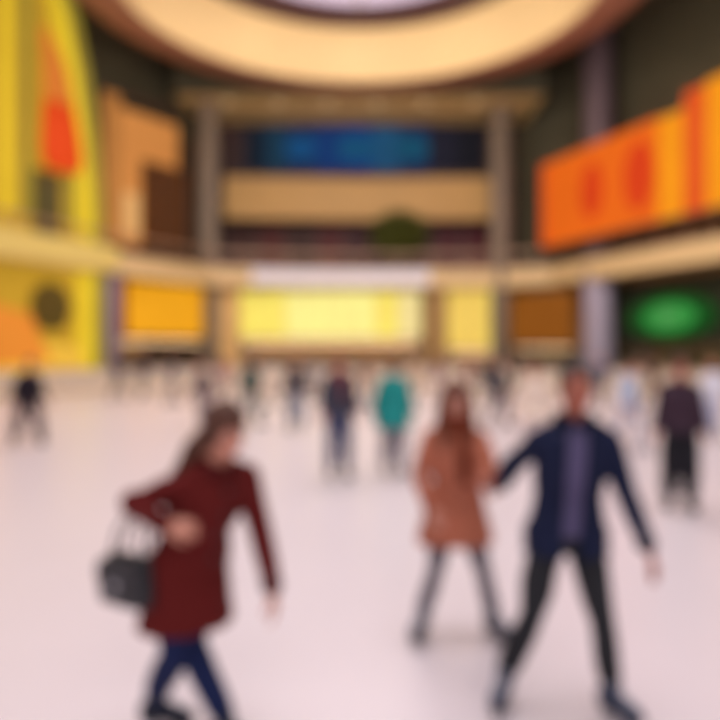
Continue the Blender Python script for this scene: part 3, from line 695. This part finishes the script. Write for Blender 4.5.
storefront('storefront', 'widest shop front with bright pale yellow backlit sign at the centre', (-7.7, 46.3), (3.9, 46.3), [YEL, YEL, YELP, YELP, YELP, YELP, YEL, YEL2], .8, (2.9, 5.9), TANF, GREYIN, 8, pieces=8)
storefront('storefront', 'narrow shop front with golden backlit sign beside the brown sign', (5.6, 46.3), (9.4, 46.0), [GOLDL, GOLDL, YEL], .8, (2.2, 6.0), TANF, GREYIN, 3, pieces=3)
storefront('storefront', 'shop front with dim brown backlit sign left of the lavender column', (9.6, 45.6), (12.7, 42.6), [BROWNL], .8, (2.5, 5.6), DKB, DKB, 3, pieces=2)
DKG = mat('dark_green_shop', rgb(28, 40, 22), .6, noise_scale=1, noise_amt=.3)
sf = storefront('storefront', 'dark shop front under the right balcony carrying the green oval sign', (14.2, 42.2), (18.1, 31.6), [DKG], .8, (2.4, 5.6), DKB, DKB, 5, pieces=3)
# green oval sign
p = Vector((13.0+4.6*.66, 44.8-12*.66)); ang = math.atan2(-12, 4.6)
t = empty('shop_sign', (p.x-.15, p.y-.1, 3.75), ang); tag(t, 'backlit green oval sign on the dark shop front at the right', 'sign')
def disc(bm, a, b, th, n=40, y=0):
    loft(bm, [(V(0, y, 0), V(1, 0, 0), V(0, 0, 1), a, b), (V(0, y-th, 0), V(1, 0, 0), V(0, 0, 1), a, b)], n)
bm = bmesh.new(); disc(bm, 2.9, 1.15, .12); obj('backing', bm, emis('green_dark_lit', 22, 84, 30, .6), t)
bm = bmesh.new(); disc(bm, 1.75, .78, .10, y=-.12); obj('emblem_disc', bm, emis('green_lit', 46, 134, 58, .9), t)
bm = bmesh.new(); disc(bm, .7, .34, .06, y=-.22); obj('emblem_centre', bm, emis('green_pale_lit', 80, 156, 84, .7), t)

# ---- orange screen above the right balcony
q0, q1 = Vector((11.0, 43.2)), Vector((15.45, 31.4)); dd = (q1-q0); L = dd.length*1.25; ang = math.atan2(dd.y, dd.x)
t = empty('advertising_screen', (q0.x, q0.y, 8.1), ang); tag(t, 'long glowing orange screen with red rounded shapes above the right balcony', 'screen')
OR = emis('orange_lit', 230, 104, 24, .74, .6, .12); RD = emis('red_orange_lit', 208, 62, 22, .8, .6, .1); YO = emis('yellow_orange_lit', 238, 148, 22, .76, .6, .1); RO = emis('red_lit', 216, 84, 30, .8, .6, .1)
Ls = dd.length
def spx(px):     # distance along the screen for a line of sight
    k = (px-360)/720; u = dd.normalized(); return (k*q0.y - q0.x)/(u.x - k*u.y)
def pan(name, a, b, z0, z1, m, y=0, th=.25):
    bm = bmesh.new(); box(bm, ((a+b)/2, y, (z0+z1)/2), (b-a, th, z1-z0)); return obj(name, bm, m, t)
e = spx(686)
pan('screen_panel', 0, spx(660), .1, 5.05, OR); pan('yellow_block', spx(660), e, .1, 4.95, YO); pan('tall_red_panel', e, spx(708), .1, 5.65, RO); pan('tall_orange_panel', spx(708), spx(708)+3.0, .1, 5.75, YO)
pan('casing', -.15, spx(708)+3.1, -.1, .1, DKB, .1, .5)
pan('red_edge', -.02, .5, .1, 5.05, RO, -.14, .05)
for px_, w_, h_ in ((594, .85, 1.5), (641, 1.0, 1.7)):
    bm = bmesh.new(); s_ = spx(px_); loft(bm, [(V(s_, -.13, 2.55), V(1, 0, 0), V(0, 0, 1), w_, h_), (V(s_, -.2, 2.55), V(1, 0, 0), V(0, 0, 1), w_, h_)], 32); obj('round_shape', bm, RD, t)

# ---- amber block over the left gallery
u0, u1 = Vector((-14.0, 39.3)), Vector((-10.4, 44.6)); dd2 = u1-u0; ang2 = math.atan2(dd2.y, dd2.x); Lb = dd2.length
t = empty('boutique_facade', (u0.x, u0.y, 8.0), ang2); tag(t, 'tall amber lit boutique facade with a dark window beside the yellow arch', 'shop front')
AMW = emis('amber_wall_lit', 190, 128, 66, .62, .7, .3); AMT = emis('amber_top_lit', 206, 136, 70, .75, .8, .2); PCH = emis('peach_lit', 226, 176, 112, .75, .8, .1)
def pan2(name, a, b, z0, z1, m, y=0, th=.3):
    bm = bmesh.new(); box(bm, ((a+b)/2, y, (z0+z1)/2), (b-a, th, z1-z0)); return obj(name, bm, m, t)
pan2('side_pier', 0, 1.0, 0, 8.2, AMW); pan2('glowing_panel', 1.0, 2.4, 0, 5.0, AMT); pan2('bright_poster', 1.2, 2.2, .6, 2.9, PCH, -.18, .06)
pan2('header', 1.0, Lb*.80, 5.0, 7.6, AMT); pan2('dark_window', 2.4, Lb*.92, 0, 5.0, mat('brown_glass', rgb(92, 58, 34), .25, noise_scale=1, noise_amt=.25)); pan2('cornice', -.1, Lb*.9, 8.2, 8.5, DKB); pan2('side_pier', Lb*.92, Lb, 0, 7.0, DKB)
pan2('mullion', 3.9, 4.0, 0, 5.0, DKB, -.17, .06)

# ---- blue lit screens on the top gallery
t = empty('mounted_screen', (0, 47.88, 14.0)); tag(t, 'long dark blue glowing screen wall under the ceiling on the top gallery', 'screen')
BL = [emis('blue_%d' % i, *c, .62, 1.2, .35) for i, c in enumerate(((22, 34, 48), (24, 60, 84), (20, 52, 96), (18, 58, 118), (16, 58, 128), (30, 84, 124), (22, 50, 92), (34, 34, 48), (26, 26, 34)))]
xs = [-7.6, -6.2, -4.8, -3.0, -1.2, .8, 2.6, 4.6, 6.4, 8.3]
for i in range(9):
    bm = bmesh.new(); box(bm, ((xs[i]+xs[i+1])/2, 0, 1.5), (xs[i+1]-xs[i]-.04, .2, 2.9)); obj('screen_panel', bm, BL[i], t)
for i, (x, r_) in enumerate(((-3.9, .7), (-.2, .9), (3.4, .8))):
    bm = bmesh.new(); loft(bm, [(V(x, -.1, 1.5), V(1, 0, 0), V(0, 0, 1), r_*1.5, r_), (V(x, -.16, 1.5), V(1, 0, 0), V(0, 0, 1), r_*1.5, r_)], 28); obj('glowing_shape', bm, emis('blue_shape_%d' % i, 20, 84, 138 - i*12, .6), t)
# dim shop windows behind the lower gallery
t = empty('gallery_window', (0, 47.8, 6.98)); tag(t, 'dark maroon shop glazing behind the lower gallery railing', 'window')
for i in range(9):
    bm = bmesh.new(); box(bm, (-7.8+i*1.95, 0, 1.7), (1.8, .1, 3.3)); obj('glass_pane', bm, mat('dim_pane_%d' % i, rgb(80+random.randint(-8, 14), 50+random.randint(-6, 8), 52), .6, spec=.15), t)
    bm = bmesh.new(); box(bm, (-8.78+i*1.95, -.06, 1.7), (.1, .16, 3.1)); obj('mullion', bm, DKB, t)

# ---- potted tree on the lower gallery
t = empty('potted_tree', (2.45, 45.72, 6.98)); tag(t, 'bushy dark green tree in a planter on the central balcony', 'tree')
bm = bmesh.new(); loft(bm, [(V(0, 0, z), V(1, 0, 0), V(0, 1, 0), a, a*.5) for z, a in ((0, .30), (.35, .40), (.4, .42))], 24, 4); obj('planter', bm, DKB, t)
bm = bmesh.new(); tube(bm, [V(0, 0, .3), V(.05, 0, .9), V(-.03, 0, 1.6)], [.08, .06, .04], 10)
for a in range(5): tube(bm, [V(0, 0, 1.0+.1*a), V(.6*math.cos(a*1.3), .25*math.sin(a*1.3), 2.1+.22*a)], [.03, .015], 6)
obj('trunk', bm, BROWN, t, True)
bm = bmesh.new()
for i in range(4200):
    th, ph, r_ = random.random()*2*PI, math.acos(2*random.random()-1), random.random()**.4
    c = V(1.9*r_*math.sin(ph)*math.cos(th), .42*r_*math.sin(ph)*math.sin(th), 2.45 + 1.6*r_*math.cos(ph))
    M3 = Matrix.Rotation(random.random()*6, 3, 'Z') @ Matrix.Rotation(random.random()*3, 3, 'X')
    a, b_, s_ = M3 @ V(1, 0, 0), M3 @ V(0, 1, 0), .10 + .07*random.random()
    vs = [bm.verts.new(c + a*s_), bm.verts.new(c + b_*s_*.45 + a*s_*.1), bm.verts.new(c - a*s_), bm.verts.new(c - b_*s_*.45 + a*s_*.1)]; bm.faces.new(vs)
obj('foliage', bm, mat('leaves', rgb(84, 88, 24), .5, noise_scale=2, noise_amt=.3), t)

# ---- yellow arch tower, left
A0 = Vector((-13.75, 37.75)); A1 = Vector((-18.7, 26.7)); da = A1-A0; anga = math.atan2(da.y, da.x) + PI   # local +x runs back towards A0
t = empty('yellow_arch', (A0.x, A0.y, 0), anga); tag(t, 'towering glowing yellow arch of pointed shape at the left edge', 'arch')
# local x = -s (s measured from the right foot of the arch)
def outline(inset):
    o = [(0, 0), (0, 7.5), (.12, 10), (.5, 13), (1.05, 16), (1.75, 18.6), (2.8, 20.4)]
    R_ = [(s+inset, z) for s, z in o]; W_ = 11.6
    return R_ + [(W_-s, z) for s, z in R_[::-1]]
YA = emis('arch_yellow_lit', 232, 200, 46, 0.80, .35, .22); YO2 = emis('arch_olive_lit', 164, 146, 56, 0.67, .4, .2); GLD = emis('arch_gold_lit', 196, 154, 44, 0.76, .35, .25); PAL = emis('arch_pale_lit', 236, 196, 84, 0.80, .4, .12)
def prism(bm, pts, y0, y1):
    f = [bm.verts.new((-s, y0, z)) for s, z in pts]; g = [bm.verts.new((-s, y1, z)) for s, z in pts]; n = len(pts)
    bm.faces.new(f); bm.faces.new(g[::-1])
    for i in range(n): bm.faces.new((f[i], g[i], g[(i+1) % n], f[(i+1) % n]))
def band(bm, a, b, y0, y1):
    oa, ob = outline(a), outline(b); n = len(oa)
    for i in range(n-1):
        q = [oa[i], oa[i+1], ob[i+1], ob[i]]; prism(bm, q, y0, y1)
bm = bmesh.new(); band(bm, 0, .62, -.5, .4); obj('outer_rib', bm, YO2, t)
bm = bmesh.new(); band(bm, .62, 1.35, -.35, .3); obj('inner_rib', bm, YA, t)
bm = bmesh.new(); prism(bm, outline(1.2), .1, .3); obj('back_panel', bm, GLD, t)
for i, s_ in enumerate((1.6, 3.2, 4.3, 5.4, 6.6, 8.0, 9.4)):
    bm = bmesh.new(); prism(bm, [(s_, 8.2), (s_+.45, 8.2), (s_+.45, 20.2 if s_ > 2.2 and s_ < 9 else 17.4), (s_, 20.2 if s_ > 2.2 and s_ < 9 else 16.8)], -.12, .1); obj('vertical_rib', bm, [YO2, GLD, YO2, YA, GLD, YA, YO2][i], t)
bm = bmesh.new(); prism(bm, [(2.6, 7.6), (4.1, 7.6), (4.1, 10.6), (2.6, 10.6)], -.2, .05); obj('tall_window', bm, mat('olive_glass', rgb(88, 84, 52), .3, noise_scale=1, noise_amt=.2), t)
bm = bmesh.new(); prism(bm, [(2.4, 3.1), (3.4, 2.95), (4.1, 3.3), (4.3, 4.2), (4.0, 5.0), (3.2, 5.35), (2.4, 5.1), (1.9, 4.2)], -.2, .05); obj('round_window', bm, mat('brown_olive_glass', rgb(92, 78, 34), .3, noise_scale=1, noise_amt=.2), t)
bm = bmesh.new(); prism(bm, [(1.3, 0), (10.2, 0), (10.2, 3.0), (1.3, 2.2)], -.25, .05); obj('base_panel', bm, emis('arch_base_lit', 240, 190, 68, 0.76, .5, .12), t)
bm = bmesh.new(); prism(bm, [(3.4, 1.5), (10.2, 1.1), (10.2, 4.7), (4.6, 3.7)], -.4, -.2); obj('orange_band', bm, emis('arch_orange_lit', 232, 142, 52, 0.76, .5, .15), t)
bm = bmesh.new(); prism(bm, [(-.1, 6.15), (11.0, 6.15), (11.0, 7.35), (-.1, 7.35)], -1.35, -.98); obj('fascia_glow', bm, emis('arch_fascia_glow', 232, 196, 112, .62, .5, .1), t)  # added glowing strip, stands in for yellow light falling on the fascia
# red lantern hanging in the arch
s0 = 3.3; u = da.normalized(); lp = A0 + u*s0; nrm = Vector((-u.y, u.x)); nrm = nrm if nrm.x > 0 else -nrm; lp = lp + nrm*.9
t = empty('hanging_lantern', (lp.x, lp.y, 10.6), anga); tag(t, 'long red and orange teardrop lantern hanging in the yellow arch', 'lantern')
RED1 = emis('lantern_red', 222, 72, 26, .8, .5, .1); RED2 = emis('lantern_orange', 216, 122, 48, .74, .5, .1)
bm = bmesh.new(); loft(bm, [(V(x, 0, z), V(1, 0, 0), V(0, 1, 0), a*1.2, a*.5) for x, z, a in ((.1, 0, .45), (.1, .1, .85), (.08, .8, .98), (0, 2.0, .88), (-.1, 3.1, .74))], 24); obj('lower_shade', bm, RED1, t, True)
bm = bmesh.new(); loft(bm, [(V(x, 0, z), V(1, 0, 0), V(0, 1, 0), a*1.2, a*.5) for x, z, a in ((-.1, 3.1, .76), (-.3, 4.6, .58), (-.6, 5.6, .42), (-.9, 6.3, .25), (-1.0, 6.5, .08))], 24); obj('upper_shade', bm, RED2, t, True)
bm = bmesh.new(); tube(bm, [V(-1.0, 0, 6.5), V(-1.0, 0, 9.8)], [.02, .02], 6); obj('cable', bm, STEEL, t)

# downlights under the balcony and on the main ceiling
LAMPM = mat('lamp_glow', rgb(255, 232, 190), .4, emit=rgb(255, 226, 176), estr=1.2)
def fixture(x, y, z, lab, grp):
    t = empty('downlight', (x, y, z)); tag(t, lab, 'ceiling light', grp)
    bm = bmesh.new(); cyl(bm, (0, 0, -.06), .2, .06, 20); obj('housing', bm, STEEL, t)
    bm = bmesh.new(); cyl(bm, (0, 0, -.075), .15, .02, 20); obj('lens', bm, LAMPM, t)
for i, x in enumerate((-8, -5, -2, 1, 4, 7)):
    fixture(x, 43.6+.6*(1-abs(x)/9) - .0, 17.2, 'round recessed downlight in the bulkhead over the top gallery', 'downlights over the top gallery')

# dark counter behind the barrier at the left
t = empty('service_counter', (-10.3, 39.9, 0), math.radians(50)); tag(t, 'dark slate service counter behind the barrier below the amber sign', 'counter')
SL = mat('slate', rgb(72, 76, 82), .5, noise_scale=3, noise_amt=.1)
bm = bmesh.new(); box(bm, (0, 0, .62), (4.2, .8, 1.24)); obj('counter_body', bm, SL, t)
bm = bmesh.new(); box(bm, (0, 0, 1.28), (4.4, 1.0, .08)); obj('worktop', bm, BLACKP, t)
for i in range(3):
    bm = bmesh.new(); box(bm, (-1.35+1.35*i, -.42, .62), (1.2, .05, 1.0)); obj('front_panel', bm, SL, t)

# ------------------------------------------------------------------ light
def area(name, loc, aim, size, power, col, sy=None):
    l = bpy.data.lights.new(name, 'AREA'); l.energy = power; l.color = col; l.size = size
    if sy: l.shape = 'RECTANGLE'; l.size_y = sy
    o = bpy.data.objects.new(name, l); C.objects.link(o); o.location = loc
    o.rotation_euler = (Vector(aim)-Vector(loc)).to_track_quat('-Z', 'Y').to_euler(); return o
area('rink_light_mid', (0, 21, 16.6), (0, 24, 0), 11, 2350, (1, .90, .84))
area('rink_light_near', (0, 5, 16), (0, 6, 0), 13, 1850, (.98, .94, 1))
area('rink_light_front', (0, -7, 9), (0, 8, 1), 12, 480, (1, .95, .97), 6)
area('facade_fill', (0, 29, 13.5), (0, 45, 7), 12, 800, (1, .90, .76), 2)  # unseen lamps added to brighten the facade, no fixtures
area('facade_fill', (9, 20, 13.5), (16, 34, 6.5), 8, 750, (1, .90, .76), 2)
area('facade_fill', (-9, 20, 13.5), (-14, 38, 6.5), 8, 560, (1, .90, .76), 2)
for i in range(10):
    a = 2*PI*(i+.5)/10
    l = bpy.data.lights.new('cove_light', 'POINT'); l.energy = 40; l.color = (1, .90, .76); l.shadow_soft_size = .15
    o = bpy.data.objects.new('cove_light', l); C.objects.link(o); o.location = (ctr[0]+7.2*math.cos(a), ctr[1]+7.2*math.sin(a), 16.9)
w = bpy.data.worlds.new('w'); SC.world = w; w.use_nodes = True
w.node_tree.nodes['Background'].inputs['Color'].default_value = (.80, .72, .76, 1); w.node_tree.nodes['Background'].inputs['Strength'].default_value = .5

# ------------------------------------------------------------------ camera
cam = bpy.data.cameras.new('camera'); co = bpy.data.objects.new('camera', cam); C.objects.link(co); SC.camera = co
cam.sensor_width = 36; cam.lens = 36; cam.sensor_fit = 'HORIZONTAL'; cam.clip_end = 300; cam.shift_y = 5/720*-1*-1*-1
co.location = (0, 0, EYE); co.rotation_euler = (PI/2, 0, 0)
DOF = True
cam.dof.use_dof = DOF; cam.dof.focus_distance = .25; cam.dof.aperture_fstop = 4.3; cam.dof.aperture_blades = 0
SC.view_settings.view_transform = 'Standard'; SC.view_settings.look = 'None'; SC.view_settings.exposure = 0; SC.view_settings.gamma = 1
SC.cycles.use_denoising = True; SC.cycles.max_bounces = 6
